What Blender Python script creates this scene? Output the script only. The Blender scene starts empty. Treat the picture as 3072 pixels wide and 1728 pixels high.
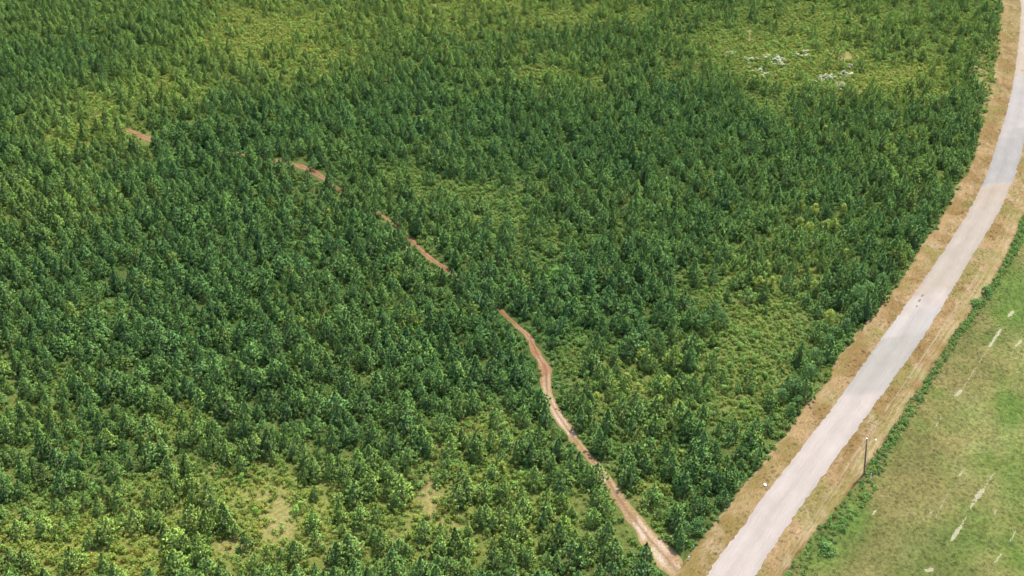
import bpy, math, random
import numpy as np
from mathutils import Vector

# ------------------------------------------------------------------ camera, sky, sun
F, HC, PITCH = 3200.0, 130.0, math.radians(32.1)
SP, CP = math.sin(PITCH), math.cos(PITCH)
scene = bpy.context.scene
cam_d = bpy.data.cameras.new('camera'); cam = bpy.data.objects.new('camera', cam_d)
scene.collection.objects.link(cam)
cam_d.sensor_width = 36; cam_d.lens = 36 * F / 3072; cam_d.clip_start = 1; cam_d.clip_end = 6000
cam.location = (0, 0, HC); cam.rotation_euler = (math.radians(90) - PITCH, 0, 0)
scene.camera = cam
SUN_EL, SUN_AZ = math.radians(66), math.radians(32)      # azimuth clockwise from +Y
world = bpy.data.worlds.new('World'); scene.world = world; world.use_nodes = True
wn = world.node_tree.nodes; bg = wn['Background']
sky = wn.new('ShaderNodeTexSky'); sky.sky_type = 'NISHITA'; sky.sun_disc = False
sky.sun_elevation = SUN_EL; sky.sun_rotation = SUN_AZ; sky.air_density = 1.0; sky.dust_density = 2.5
world.node_tree.links.new(sky.outputs[0], bg.inputs[0]); bg.inputs[1].default_value = 0.15
sd = bpy.data.lights.new('sun', 'SUN'); sd.energy = 3.0; sd.angle = math.radians(2.5); sd.color = (1, .95, .86)
so = bpy.data.objects.new('sun', sd); scene.collection.objects.link(so)
sv = Vector((math.sin(SUN_AZ) * math.cos(SUN_EL), math.cos(SUN_AZ) * math.cos(SUN_EL), math.sin(SUN_EL)))
so.rotation_euler = sv.to_track_quat('Z', 'Y').to_euler()
so.location = (0, 0, 300)
scene.view_settings.view_transform = 'Standard'; scene.view_settings.look = 'None'
scene.view_settings.exposure = 1.6; scene.view_settings.gamma = 1
scene.render.resolution_x = 1024; scene.render.resolution_y = 576

rng = np.random.default_rng(11); random.seed(5)
COL = scene.collection

# ------------------------------------------------------------------ survey helpers (photo sighting -> ground point)
def gp(u, v):
    a = (np.asarray(u, float) - 1536) / F; b = (np.asarray(v, float) - 864) / F
    t = HC / (SP + b * CP)
    return a * t, (CP - b * SP) * t
def proj(x, y, z=0.0):
    dy, dz = y, z - HC
    d = dy * CP - dz * SP
    return 1536 + F * x / d, 864 - F * (dy * SP + dz * CP) / d, d
def line(pts, lo=-60, hi=1500):
    P = np.array([gp(*p) for p in pts]); P = P[np.argsort(P[:, 1])]
    k = (P[1, 0] - P[0, 0]) / (P[1, 1] - P[0, 1])
    P = np.vstack([[P[0, 0] + k * (lo - P[0, 1]), lo], P])
    # beyond the last sighting the road runs on almost straight away
    P = np.vstack([P, [P[-1, 0] + .12 * (hi - P[-1, 1]), hi]])
    return P
def xat(P, y): return np.interp(y, P[:, 1], P[:, 0])
def smooth(P, n=5):
    ys = np.arange(P[0, 1], P[-1, 1], 2.0); xs = xat(P, ys)
    k = np.ones(2 * n + 1) / (2 * n + 1)
    xp = np.concatenate([xs[0] + (xs[0]-xs[1])*np.arange(n, 0, -1), xs, xs[-1] + (xs[-1]-xs[-2])*np.arange(1, n+1)])
    return np.stack([np.convolve(xp, k, 'valid'), ys], 1)

RL = smooth(line([(3065,0),(3060,83),(3052,166),(3041,238),(3031,290),(3022,334),(2996,411),(2969,505),(2928,596),(2907,633),(2867,703),(2805,790),(2762,855),(2692,953),(2603,1073),(2507,1216),(2406,1341),(2310,1466),(2209,1603),(2118,1728)]))
RR = smooth(line([(3168,240),(3150,330),(3105,400),(3072,459),(3038,545),(3016,600),(3000,629),(2969,689),(2925,753),(2884,824),(2817,936),(2752,1043),(2674,1144),(2603,1246),(2549,1317),(2465,1431),(2370,1568),(2261,1728)]))
# the far stretch keeps the width of the near one
m = RR[:, 1] > 262
RR[m, 0] = xat(RL, RR[m, 1]) + float(xat(RR, 262) - xat(RL, 262)) + 0 * RR[m, 0]
VL = smooth(line([(3005,0),(2996,78),(2990,137),(2975,250),(2954,334),(2936,417),(2907,507),(2865,566),(2829,644),(2769,727),(2722,805),(2680,864),(2602,965),(2525,1049),(2465,1150),(2425,1222),(2370,1269),(2304,1371),(2227,1454),(2155,1556),(2084,1639),(2048,1687)]), 2)
VR = smooth(line([(3250,330),(3120,560),(3072,644),(3026,757),(2966,864),(2883,971),(2823,1055),(2752,1180),(2680,1281),(2608,1389),(2561,1466),(2489,1550),(2406,1639),(2346,1728)]), 3)
TR = [(300,372),(396,394),(444,417),(560,440),(730,462),(906,498),(966,531),(1050,590),(1143,644),(1215,704),(1274,763),(1316,793),(1400,850),(1475,905),(1534,965),(1585,1007),(1620,1079),(1642,1110),(1638,1144),(1641,1180),(1662,1228),(1686,1264),(1722,1317),(1757,1359),(1793,1401),(1835,1460),(1871,1520),(1918,1580),(1978,1651),(2032,1715),(2085,1765)]
TW = [1.2,1.9,2.8,.6,1.3,2.2,2.0,.7,1.2,1.3,1.7,1.7,.8,.8,1.2,1.4,1.9,2.2,2.2,1.9,2.0,2.1,1.9,1.8,1.8,2.0,2.6,3.2,3.8,4.6,6]
m = VR[:, 1] > 180
VR[m, 0] = np.maximum(VR[m, 0], xat(RR, VR[m, 1]) + 5)
TRP = np.array([gp(*p) for p in TR])
def track_dist(x, y):
    x = np.asarray(x, float); y = np.asarray(y, float)
    best = np.full(x.shape, 1e9); side = np.zeros(x.shape); wid = np.zeros(x.shape); arc = np.zeros(x.shape); acc = 0
    for i in range(len(TRP) - 1):
        a, b = TRP[i], TRP[i + 1]; d = b - a; L2 = (d ** 2).sum(); L = math.sqrt(L2)
        t = np.clip(((x - a[0]) * d[0] + (y - a[1]) * d[1]) / L2, 0, 1)
        ex, ey = x - a[0] - t * d[0], y - a[1] - t * d[1]; dd = np.hypot(ex, ey)
        m = dd < best
        best = np.where(m, dd, best); side = np.where(m, np.sign(d[0] * ey - d[1] * ex), side)
        wid = np.where(m, TW[i] + (TW[i+1] - TW[i]) * t, wid); arc = np.where(m, acc + t * L, arc); acc += L
    return best, side, wid, arc, acc

# smooth value noise on the ground
_tab = rng.random((256, 256))
def vnoise(x, y, s, k=0):
    x = np.asarray(x, float) / s + 37.3 * k; y = np.asarray(y, float) / s + 91.7 * k
    xi = np.floor(x).astype(int); yi = np.floor(y).astype(int); fx = x - xi; fy = y - yi
    fx = fx * fx * (3 - 2 * fx); fy = fy * fy * (3 - 2 * fy)
    g = lambda a, b: _tab[a % 256, b % 256]
    return (g(xi, yi) * (1 - fx) + g(xi + 1, yi) * fx) * (1 - fy) + (g(xi, yi + 1) * (1 - fx) + g(xi + 1, yi + 1) * fx) * fy
def fbm(x, y, s, k=0): return (vnoise(x, y, s, k) + .5 * vnoise(x, y, s / 2, k + 1) + .25 * vnoise(x, y, s / 4, k + 2)) / 1.75
def blobs(u, v, L):
    r = np.zeros(np.shape(u))
    for (a, b, ru, rv, w) in L:
        r = np.maximum(r, w * np.exp(-(((u - a) / ru) ** 2 + ((v - b) / rv) ** 2) ** 1.5 * .7))
    return r

CLEAR = [(2520,245,70,40,.95),(2300,185,130,45,.95),(1536,-40,2600,330,.40),(2450,130,520,200,.58),(2360,180,280,110,.74),(2700,230,170,90,.75),(1650,60,420,110,.5),(850,120,340,150,.58),(300,400,300,110,.42),(2230,1050,240,230,.6),(800,1540,380,150,.42),(200,1620,270,130,.45),(1450,1450,260,130,.38),(1350,560,300,150,.28),(1800,230,300,90,.35),(250,350,250,120,.35),(1880,1150,160,160,.3),(2400,700,200,100,.25),(2230,980,130,90,1),(2300,1040,120,110,1),(2130,900,110,60,.8),(2250,1210,90,90,.85),(2160,1130,60,50,.6),(2200,1090,90,60,.8),(2320,1200,50,70,.8),(2350,960,70,60,.9),
 (540,1280,110,50,.9),(420,1460,90,45,.8),(720,1450,130,50,.75),(850,1510,110,70,1),(800,1600,70,60,.9),(700,1640,40,40,.7),(410,1680,90,60,1),(190,1660,90,50,.95),(110,1510,60,60,.8),
 (330,930,90,25,.7),(330,955,60,18,.6),(1470,1310,110,55,.7),(1300,1520,60,80,.85),(1510,1450,110,45,.85),(1700,1060,60,70,.9),(1950,1470,60,40,.6),(1750,1000,50,30,.5),
 (1220,520,90,40,.75),(1320,560,90,50,.75),(1450,600,150,50,.65),(1500,660,140,35,.8),(1600,560,80,40,.6),(1610,222,100,25,.85),(1310,350,80,30,.6),(1680,70,160,40,.75),(2000,235,70,30,.7),(1250,460,80,30,.6),(1420,420,90,25,.55),
 (2680,235,110,50,1),(2440,190,90,60,.9),(2300,190,110,60,.95),(2150,120,60,30,.8),(2300,322,80,28,.8),(2520,90,120,40,.7),(2650,60,120,45,.7),(2800,110,90,60,.6),(2780,180,70,30,.7),(2560,170,60,25,.9),(2600,650,60,40,.6),(2950,210,40,70,.8),(2960,330,30,60,.7),
 (830,90,190,45,.8),(960,170,90,40,.7),(720,50,100,30,.8),(495,262,40,30,.95),(300,335,60,40,.85),(190,440,70,35,.8),(610,285,50,35,.6),(840,260,70,20,.6),(700,165,60,25,.6),(1180,20,120,22,.5),(1560,20,110,25,.8),(1900,60,120,25,.7),(2100,30,120,25,.6),
 (1730,740,120,45,.35),(1600,790,100,40,.4),(1900,700,90,30,.25),(1180,840,70,25,.25),(240,880,60,22,.35),(60,880,60,40,.3),(620,1420,60,40,.6),(960,1400,60,40,.5),(1330,1330,60,30,.5),(2400,720,50,30,.35),(1520,1250,70,30,.5),(1120,1640,60,30,.3),(1000,1650,60,30,.4),(2050,1560,40,60,.5),(1990,1500,50,40,.5),(1850,1330,40,30,.3),(400,1240,60,30,.5)]
TONE = [(1536,-60,2600,260,.35),(850,110,330,150,.85),(1500,40,500,70,.8),(2500,150,520,150,.7),(2700,240,200,80,1),(480,270,140,90,.9),(260,370,200,110,.75),(150,620,250,90,.35),(2230,1060,240,230,.4),(1900,1200,200,160,.5),
 (700,1560,420,200,.8),(250,1650,330,130,.95),(850,1540,170,90,1),(1400,1560,400,160,.7),(540,1290,160,80,.6),(1450,1350,200,100,.5),(1350,560,250,120,.12),(1650,200,300,100,.4),(1900,1500,150,180,.4),(0,1300,200,200,.35),(2300,600,300,160,.12),(2350,740,200,160,.3),(2900,150,120,200,.4),(2750,500,200,150,.25),(3000,250,60,120,.6)]
def clear_at(x, y):
    u, v, d = proj(x, y); return np.clip(blobs(u, v, CLEAR) * 1.0 + .55 * (fbm(x, y, 22, 3) - .5), 0, 1)
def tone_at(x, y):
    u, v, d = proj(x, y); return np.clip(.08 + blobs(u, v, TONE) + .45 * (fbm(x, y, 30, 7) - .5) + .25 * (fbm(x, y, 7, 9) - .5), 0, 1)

# ------------------------------------------------------------------ mesh + material helpers
def link(o, parent=None):
    COL.objects.link(o)
    if parent: o.parent = parent
    return o
class NL(list):
    pass
def setn(me, V):
    if getattr(V, 'n', None):
        a = me.attributes.new('nrm', 'FLOAT_VECTOR', 'POINT'); a.data.foreach_set('vector', np.array([tuple(q) for q in V.n], np.float32).ravel())
def mk(name, V, Fc, mat, parent=None, cols=None, smooth_=False, link_=True):
    me = bpy.data.meshes.new(name); me.from_pydata([tuple(map(float, p)) for p in V], [], [tuple(map(int, f)) for f in Fc])
    me.materials.append(mat); setn(me, V)
    if smooth_: me.polygons.foreach_set('use_smooth', [True] * len(me.polygons))
    if cols is not None:
        a = me.attributes.new('col', 'FLOAT_COLOR', 'POINT')
        c = np.ones((len(V), 4), dtype=np.float32); c[:, :3] = cols; a.data.foreach_set('color', c.ravel())
    me.update(); o = bpy.data.objects.new(name, me)
    if link_: link(o, parent)
    return o
def empty(name, loc, rz=0, label=None, cat=None, group=None):
    o = bpy.data.objects.new(name, None); COL.objects.link(o); o.empty_display_size = .3
    o.location = loc; o.rotation_euler = (0, 0, rz)
    tag(o, label, cat, group); return o
def tag(o, label=None, cat=None, group=None, kind=None):
    if label: o['label'] = label
    if cat: o['category'] = cat
    if group: o['group'] = group
    if kind: o['kind'] = kind
    return o
def newmat(name):
    m = bpy.data.materials.new(name); m.use_nodes = True; nt = m.node_tree
    nt.nodes.clear(); out = nt.nodes.new('ShaderNodeOutputMaterial'); return m, nt, out
def N(nt, t, **kw):
    n = nt.nodes.new(t)
    for k, v in kw.items(): setattr(n, k, v)
    return n
def noise(nt, scale, detail=4, vec=None, rough=.6):
    n = N(nt, 'ShaderNodeTexNoise'); n.inputs['Scale'].default_value = scale; n.inputs['Detail'].default_value = detail
    n.inputs['Roughness'].default_value = rough
    if vec is None:
        g = N(nt, 'ShaderNodeNewGeometry'); vec = g.outputs['Position']
    nt.links.new(vec, n.inputs['Vector']); return n.outputs['Fac']
def ramp(nt, fac, stops):
    r = N(nt, 'ShaderNodeValToRGB'); e = r.color_ramp.elements
    while len(e) < len(stops): e.new(.5)
    for i, (p, c) in enumerate(stops):
        e[i].position = p; e[i].color = (c, c, c, 1) if isinstance(c, (int, float)) else (*c, 1)
    nt.links.new(fac, r.inputs[0]); return r.outputs[0]
def mix(nt, a, b, fac, mode='MIX'):
    n = N(nt, 'ShaderNodeMix', data_type='RGBA', blend_type=mode)
    for s, k in ((a, 6), (b, 7), (fac, 0)):
        if isinstance(s, (int, float)): n.inputs[k].default_value = s if k == 0 else (s, s, s, 1)
        elif isinstance(s, tuple): n.inputs[k].default_value = (*s, 1)
        else: nt.links.new(s, n.inputs[k])
    return n.outputs[2]
def principled(nt, out, col, rough=.9, bumpfac=None, bstr=.5, bdist=.1, spec=.15):
    p = N(nt, 'ShaderNodeBsdfPrincipled'); p.inputs['Roughness'].default_value = rough
    p.inputs['Specular IOR Level'].default_value = spec
    if isinstance(col, tuple): p.inputs['Base Color'].default_value = (*col, 1)
    else: nt.links.new(col, p.inputs['Base Color'])
    if bumpfac is not None:
        b = N(nt, 'ShaderNodeBump'); b.inputs['Strength'].default_value = bstr; b.inputs['Distance'].default_value = bdist
        nt.links.new(bumpfac, b.inputs['Height']); nt.links.new(b.outputs[0], p.inputs['Normal'])
    nt.links.new(p.outputs[0], out.inputs[0]); return p
def ground_mat(name, amp=(.62, 1.4), s1=1.3, s2=.28, bstr=.7, bdist=.3, vec=None, streak=False, gain=1.0):
    m, nt, out = newmat(name)
    a = N(nt, 'ShaderNodeAttribute', attribute_name='col')
    vec = None
    if streak:
        uv = N(nt, 'ShaderNodeAttribute', attribute_name='suv'); vec = uv.outputs['Vector']
    n1 = noise(nt, s1, 5, vec); n2 = noise(nt, s2, 3); n3 = noise(nt, 5.0, 3)
    c = mix(nt, a.outputs['Color'], ramp(nt, n1, [(.3, amp[0]), (.7, amp[1])]), 1.0, 'MULTIPLY')
    c = mix(nt, c, ramp(nt, n2, [(.3, (.9, .93, .8)), (.7, (1.1, 1.05, 1.15))]), 1.0, 'MULTIPLY')
    c = mix(nt, c, ramp(nt, n3, [(.3, .8), (.7, 1.22)]), 1.0, 'MULTIPLY')
    c = mix(nt, c, (gain * 1.03, gain, gain * .91), 1.0, 'MULTIPLY')
    principled(nt, out, c, .95, n1, bstr, bdist, .04); return m
def leaf_mat(name, base, trans=.35, var=.25, wt=1.0, nscale=.9):
    m, nt, out = newmat(name)
    t = N(nt, 'ShaderNodeAttribute', attribute_type='INSTANCER', attribute_name='tint')
    oi = N(nt, 'ShaderNodeObjectInfo')
    c = mix(nt, base, t.outputs['Color'], wt, 'MULTIPLY')
    c = mix(nt, c, ramp(nt, oi.outputs['Random'], [(0, 1 - var), (1, 1 + var)]), 1.0, 'MULTIPLY')
    n = noise(nt, nscale, 2)
    c = mix(nt, c, ramp(nt, n, [(.3, (.84, .88, .92)), (.7, (1.16, 1.12, 1.0))]), 1.0, 'MULTIPLY')
    d = N(nt, 'ShaderNodeBsdfDiffuse'); tr = N(nt, 'ShaderNodeBsdfTranslucent'); gl = N(nt, 'ShaderNodeBsdfGlossy')
    gl.inputs['Roughness'].default_value = .5; gl.inputs[0].default_value = (.55, .6, .55, 1)
    nt.links.new(c, d.inputs[0])
    na_ = N(nt, 'ShaderNodeAttribute', attribute_name='nrm')          # leaf clumps shade as soft rounded tufts
    vt = N(nt, 'ShaderNodeVectorTransform', vector_type='NORMAL', convert_from='OBJECT', convert_to='WORLD'); nt.links.new(na_.outputs['Vector'], vt.inputs[0])
    nt.links.new(vt.outputs[0], d.inputs['Normal']); nt.links.new(vt.outputs[0], tr.inputs['Normal'])
    tc = mix(nt, c, (1.25, 1.3, .7), 1.0, 'MULTIPLY'); nt.links.new(tc, tr.inputs[0])
    mx = N(nt, 'ShaderNodeMixShader'); mx.inputs[0].default_value = trans
    nt.links.new(d.outputs[0], mx.inputs[1]); nt.links.new(tr.outputs[0], mx.inputs[2])
    m2 = N(nt, 'ShaderNodeMixShader'); m2.inputs[0].default_value = .035
    nt.links.new(mx.outputs[0], m2.inputs[1]); nt.links.new(gl.outputs[0], m2.inputs[2]); nt.links.new(m2.outputs[0], out.inputs[0])
    return m

M_pine = leaf_mat('pine_needles', (.218, .375, .108), .32, .22)
M_broad = leaf_mat('broad_leaves', (.115, .22, .062), .35, .2)
M_yellow = leaf_mat('yellow_green_leaves', (.25, .31, .05), .35, .15)
M_under = leaf_mat('undergrowth_leaves', (.118, .185, .046), .3, .22, nscale=.5)
M_white = leaf_mat('pale_blossom', (.46, .47, .33), .2, .12)
M_grass = leaf_mat('grass_blades', (.41, .41, .40), .2, .2, nscale=.4)
def simple(name, a, b, s, rough=.85, bstr=.4):
    m, nt, out = newmat(name); n = noise(nt, s, 5); principled(nt, out, mix(nt, a, b, n), rough, n, bstr, .03); return m
M_bark = simple('bark', (.10, .07, .05), (.24, .18, .13), 6)
M_pole = simple('weathered_pole_wood', (.10, .075, .05), (.22, .17, .12), 5)
M_metal = simple('pale_metal', (.4, .4, .39), (.55, .55, .53), 8, .45)
M_wire = simple('wire_metal', (.14, .12, .09), (.24, .21, .16), 4, .5)
M_white_paint = simple('white_paint', (.5, .52, .52), (.68, .68, .66), 9, .6)
M_ground = ground_mat('forest_floor', s1=1.6, bdist=.25, gain=.58)
M_field = ground_mat('pasture', amp=(.74, 1.24), s1=1.9, s2=.2, bdist=.15, gain=.36)
M_verge = ground_mat('mown_verge', amp=(.7, 1.32), s1=2.2, s2=.3, bdist=.12, streak=True, gain=.31)
M_soil = ground_mat('soil', amp=(.72, 1.25), s1=2.6, s2=.5, bdist=.15, gain=.36)
M_road = ground_mat('chip_seal', amp=(.90, 1.09), s1=1.4, s2=.12, bstr=.15, bdist=.02, streak=True, gain=.325)
# calmer road surface
for n in M_road.node_tree.nodes:
    if n.type == 'VALTORGB':
        e = n.color_ramp.elements
        if abs(e[0].color[0] - .8) < .01: e[0].color = (.95,) * 3 + (1,); e[1].color = (1.05,) * 3 + (1,)
        if abs(e[0].color[2] - .8) < .01 and e[0].color[0] < .91 and e[0].color[1] > .92: e[0].color = (.97, .97, .98, 1); e[1].color = (1.03, 1.0, 1.02, 1)

# ------------------------------------------------------------------ setting sheets
def sheet(name, ys, xa, xb, n, z, mat, colf, zf=None, suvscale=None):
    """strip between xa(y) and xb(y), n columns, colour colf(x, y, s)"""
    s = np.linspace(0, 1, n + 1)[None, :]; X = xa[:, None] * (1 - s) + xb[:, None] * s
    Y = np.repeat(ys[:, None], n + 1, 1); S = np.repeat(s, len(ys), 0)
    Z = np.full(X.shape, z) if zf is None else zf(X, Y, S) + z
    V = np.stack([X, Y, Z], 2).reshape(-1, 3); C = colf(X, Y, S).reshape(-1, 3)
    r = np.arange(len(ys) - 1)[:, None] * (n + 1) + np.arange(n)[None, :]
    Fc = np.stack([r, r + 1, r + n + 2, r + n + 1], 2).reshape(-1, 4)
    o = mk(name, V, Fc, mat, cols=C); tag(o, kind='structure')
    if suvscale:
        w = S * (xb - xa)[:, None]
        a = o.data.attributes.new('suv', 'FLOAT_VECTOR', 'POINT')
        a.data.foreach_set('vector', np.stack([w * suvscale[0], Y * suvscale[1], Y * 0], 2).astype(np.float32).ravel())
    return o
def lerp(a, b, t): return np.asarray(a) * (1 - t[..., None]) + np.asarray(b) * t[..., None]
def sm(a, b, x): t = np.clip((x - a) / (b - a), 0, 1); return t * t * (3 - 2 * t)

def floor_col(X, Y, S):
    T = tone_at(X, Y); K = clear_at(X, Y)
    c = lerp((.055, .085, .026), (.16, .18, .05), np.clip(T * .9 + K * .3, 0, 1))
    u, v, d = proj(X, Y)
    bare = blobs(u, v, [(840,1560,70,70,1),(700,1640,50,30,.9),(800,1490,60,25,.8),(640,1400,25,15,.8),(1290,1500,40,80,.9),(2530,170,30,18,1.1),(2250,110,8,22,.9),(970,165,40,10,.7),(1330,1570,40,25,.8),(2940,230,35,80,.9),(2960,330,25,60,.8),(495,262,25,22,.5),(2690,235,70,35,.5),(2175,1160,25,12,.7),(2210,1180,22,10,.6),(1520,1330,40,15,.5)])
    c = lerp(c, (.36, .27, .16), np.clip(bare * (.6 + .9 * fbm(X, Y, 3, 4)), 0, 1) * .8) if False else c * (1 - (np.clip(bare * (.5 + fbm(X, Y, 3, 4)), 0, 1) * .45)[..., None]) + np.array((.27, .205, .115)) * (np.clip(bare * (.5 + fbm(X, Y, 3, 4)), 0, 1) * .45)[..., None]
    far = sm(450, 800, Y)[..., None]
    return c * (1 - far) + np.array((.10, .14, .05)) * far
ys = np.concatenate([np.array([-1200, -600, -200, 0, 60]), np.arange(90, 470, 1.1), np.array([500, 560, 650, 800, 1100, 1600, 2400, 3600])])
xs = np.concatenate([np.array([-3000, -1500, -700, -400]), np.arange(-260, 260, 1.1), np.array([300, 400, 700, 1500, 3000])])
X, Y = np.meshgrid(xs, ys); n = len(xs)
V = np.stack([X, Y, X * 0], 2).reshape(-1, 3); r = np.arange(len(ys) - 1)[:, None] * n + np.arange(n - 1)[None, :]
tag(mk('ground', V, np.stack([r, r + 1, r + n + 1, r + n], 2).reshape(-1, 4), M_ground, cols=floor_col(X, Y, None).reshape(-1, 3)), kind='structure')

yr = np.arange(60, 520, .6)
jit = lambda k, a: (fbm(yr, yr * 0, 3.0, k) - .5) * a
xRL, xRR = xat(RL, yr), xat(RR, yr)
xVL, xVR = xat(VL, yr) + jit(1, 2.6), xat(VR, yr) + jit(5, 1.6)

def field_col(X, Y, S):
    u, v, d = proj(X, Y)
    a = fbm(X, Y, 13, 2); b = fbm(X, Y, 5, 5)
    c = lerp((.165, .20, .060), (.29, .27, .105), sm(.35, .65, a))
    c = lerp(c, (.13, .22, .045), sm(.5, .8, b) * .7) if False else c * (1 - .6 * sm(.5, .8, b)[..., None]) + np.array((.13, .23, .045)) * .6 * sm(.5, .8, b)[..., None]
    pale = blobs(u, v, [(2925,1222,40,60,.8),(3026,1317,50,45,.9),(2950,1280,80,30,.5),(2900,1400,60,40,.5),(3060,1060,40,60,.5),(2780,1540,60,50,.4),(2700,1640,60,50,.4),(2930,1350,50,30,.6),(2980,1500,60,50,.2)])[..., None]
    c = c * (1 - pale) + np.array((.31, .35, .13)) * pale
    oliv = blobs(u, v, [(2750,1420,90,130,.7),(2900,1130,60,80,.5),(2850,1060,50,80,.5),(2650,1600,60,80,.6),(2960,950,60,60,.2)])[..., None]
    c = c * (1 - oliv) + np.array((.235, .215, .085)) * oliv
    grn = blobs(u, v, [(3030,1230,50,70,.8),(3060,1450,70,120,.7),(2960,1600,120,90,.45),(3050,900,70,100,.7),(2960,1400,50,50,.5),(2850,1260,60,40,.3),(3030,1650,70,70,.6),(2480,1660,60,60,.7),(2560,1560,40,60,.8)])[..., None]
    return (c * (1 - grn) + np.array((.14, .25, .05)) * grn) * (.85 + .3 * fbm(X, Y, 2, 8))[..., None]
sheet('field', yr, xVR - .8, xVR + 170, 200, .012, M_field, field_col)

def verge_col(side):
    def f(X, Y, S):
        a = fbm(X, Y, 6, 3); b = fbm(X * 3, Y, 4, 6)
        c = lerp((.33, .225, .095), (.47, .335, .18), sm(.35, .7, a))
        green = sm(.45, .7, fbm(X, Y, 7, 12)) * .65
        if side == 'L': green = np.maximum(green, sm(.80, 1.0, 1 - S) * .4) * (.45 + .55 * sm(150, 200, Y)); green = np.maximum(green, sm(330, 400, Y) * .25)
        else: green = np.maximum(green, sm(.62, .75, S) * (1 - sm(.78, .88, S)) * .75 * sm(.3, .6, fbm(X, Y, 14, 1)))
        c = c * (1 - green[..., None]) + np.array((.30, .29, .10)) * green[..., None]
        pal = sm(.6, .8, b)[..., None] * .5
        c = c * (1 - pal) + np.array((.58, .46, .31)) * pal
        if side == 'R':   # pale worn wheel lines along the field edge
            for s0, w in ((.48, .05), (.66, .04), (.84, .06), (.93, .04)):
                k = (np.exp(-((S - s0 - .05 * (fbm(Y, Y * 0, 12, 2) - .5)) / w) ** 2) * .55 * sm(.35, .65, fbm(X, Y, 4, 15)))[..., None]
                c = c * (1 - k) + np.array((.58, .49, .29)) * k
        else:
            k = (np.exp(-((S - .06) / .05) ** 2) * .6 * sm(.45, .6, fbm(X, Y, 8, 19)))[..., None]
            c = c * (1 - k) + np.array((.58, .49, .31)) * k
            u, v, d = proj(X, Y); far = (sm(380, 480, v) * 0 + sm(700, 560, v) * .0)[..., None]
        return c
    return f
def ditch(side):
    def f(X, Y, S):
        t = S if side == 'R' else 1 - S
        return -.0 * t + .10 * np.exp(-((t - .0) / .12) ** 2) * 0 + .22 * np.exp(-((t - .85) / .16) ** 2) * sm(1.0, .93, t) + .06 * (fbm(X, Y, 2.5, 30) - .3) * sm(0, .1, t) * sm(1, .9, t)
    return f
sheet('road_verge', yr, xVL, xRL + .25, 24, .03, M_verge, verge_col('L'), ditch('L'), (2.2, .35))
sheet('road_verge', yr, xRR - .25, xVR, 24, .03, M_verge, verge_col('R'), ditch('R'), (2.2, .35))

def road_col(X, Y, S):
    u, v, d = proj(xRL[:, None] + 0 * X, Y)
    vv = v + 60 * (fbm(X, Y, 6, 2) - .5) + 25 * (S - .5)
    base = np.zeros(X.shape + (3,)) + np.array((.57, .525, .50))
    def seg(a, b, col, w=14):
        nonlocal base
        k = (sm(a - w, a + w, vv) * (1 - sm(b - w, b + w, vv)))[..., None]; base = base * (1 - k) + np.array(col) * k
    seg(-900, 230, (.53, .46, .39)); seg(230, 430, (.49, .47, .465), 30); seg(400, 545, (.43, .425, .42), 12)
    seg(548, 880, (.52, .445, .365), 8); seg(600, 880, (.50, .455, .405), 60); seg(935, 1010, (.53, .51, .50), 10); seg(1010, 1180, (.465, .455, .43), 12)
    lane = sm(.55, .8, 1 - S) * ((vv > 935) & (vv < 1010))
    base = base * (1 - .25 * lane[..., None]) + np.array((.66, .64, .62)) * .25 * lane[..., None]
    for s0, w, k in ((.22, .10, .05), (.46, .07, -.05), (.74, .10, .05), (.97, .03, -.10), (.03, .03, -.08)):
        base = base * (1 + k * np.exp(-((S - s0) / w) ** 2))[..., None]
    return base * ((.96 + .08 * fbm(X * 4, Y * .6, 2, 8)) * (.93 + .14 * fbm(X, Y, 3.5, 77)))[..., None]
road = sheet('road', yr, xRL + jit(21, .35) + .12 * rng.standard_normal(len(yr)), xRR + jit(23, .35) + .12 * rng.standard_normal(len(yr)), 16, .10, M_road, road_col, None, (2.5, .12))
M_tar = simple('old_tar', (.05, .042, .04), (.12, .10, .095), 3)
def patch(name, cx, cy, L, W, ang, z, mat, col, parent=None, seed=0, taper=False):
    rr = random.Random(seed); n = 22; V = [(cx, cy, z)]; ca, sa = math.cos(ang), math.sin(ang)
    for i in range(n):
        t = 2 * math.pi * i / n; k = rr.uniform(.7, 1.15)
        a = math.cos(t) * L / 2 * (rr.uniform(.85, 1.1)); b = math.sin(t) * W / 2 * k
        V.append((cx + a * ca - b * sa, cy + a * sa + b * ca, z))
    return mk(name, V, [(0, i + 1, (i + 1) % n + 1) for i in range(n)], mat, parent, cols=np.tile(col, (len(V), 1)))
rdang = math.atan2(1, .72)
for i, (u, v, L, W) in enumerate([(2767,888,1.3,.45),(2758,903,1.6,.5),(2750,920,1.0,.4),(3067,213,1.2,.7)]):
    x, y = gp(u, v); patch('tar_patch', float(x), float(y), L, W, rdang, .108, M_tar, (.12, .1, .1), road, i)

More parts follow.
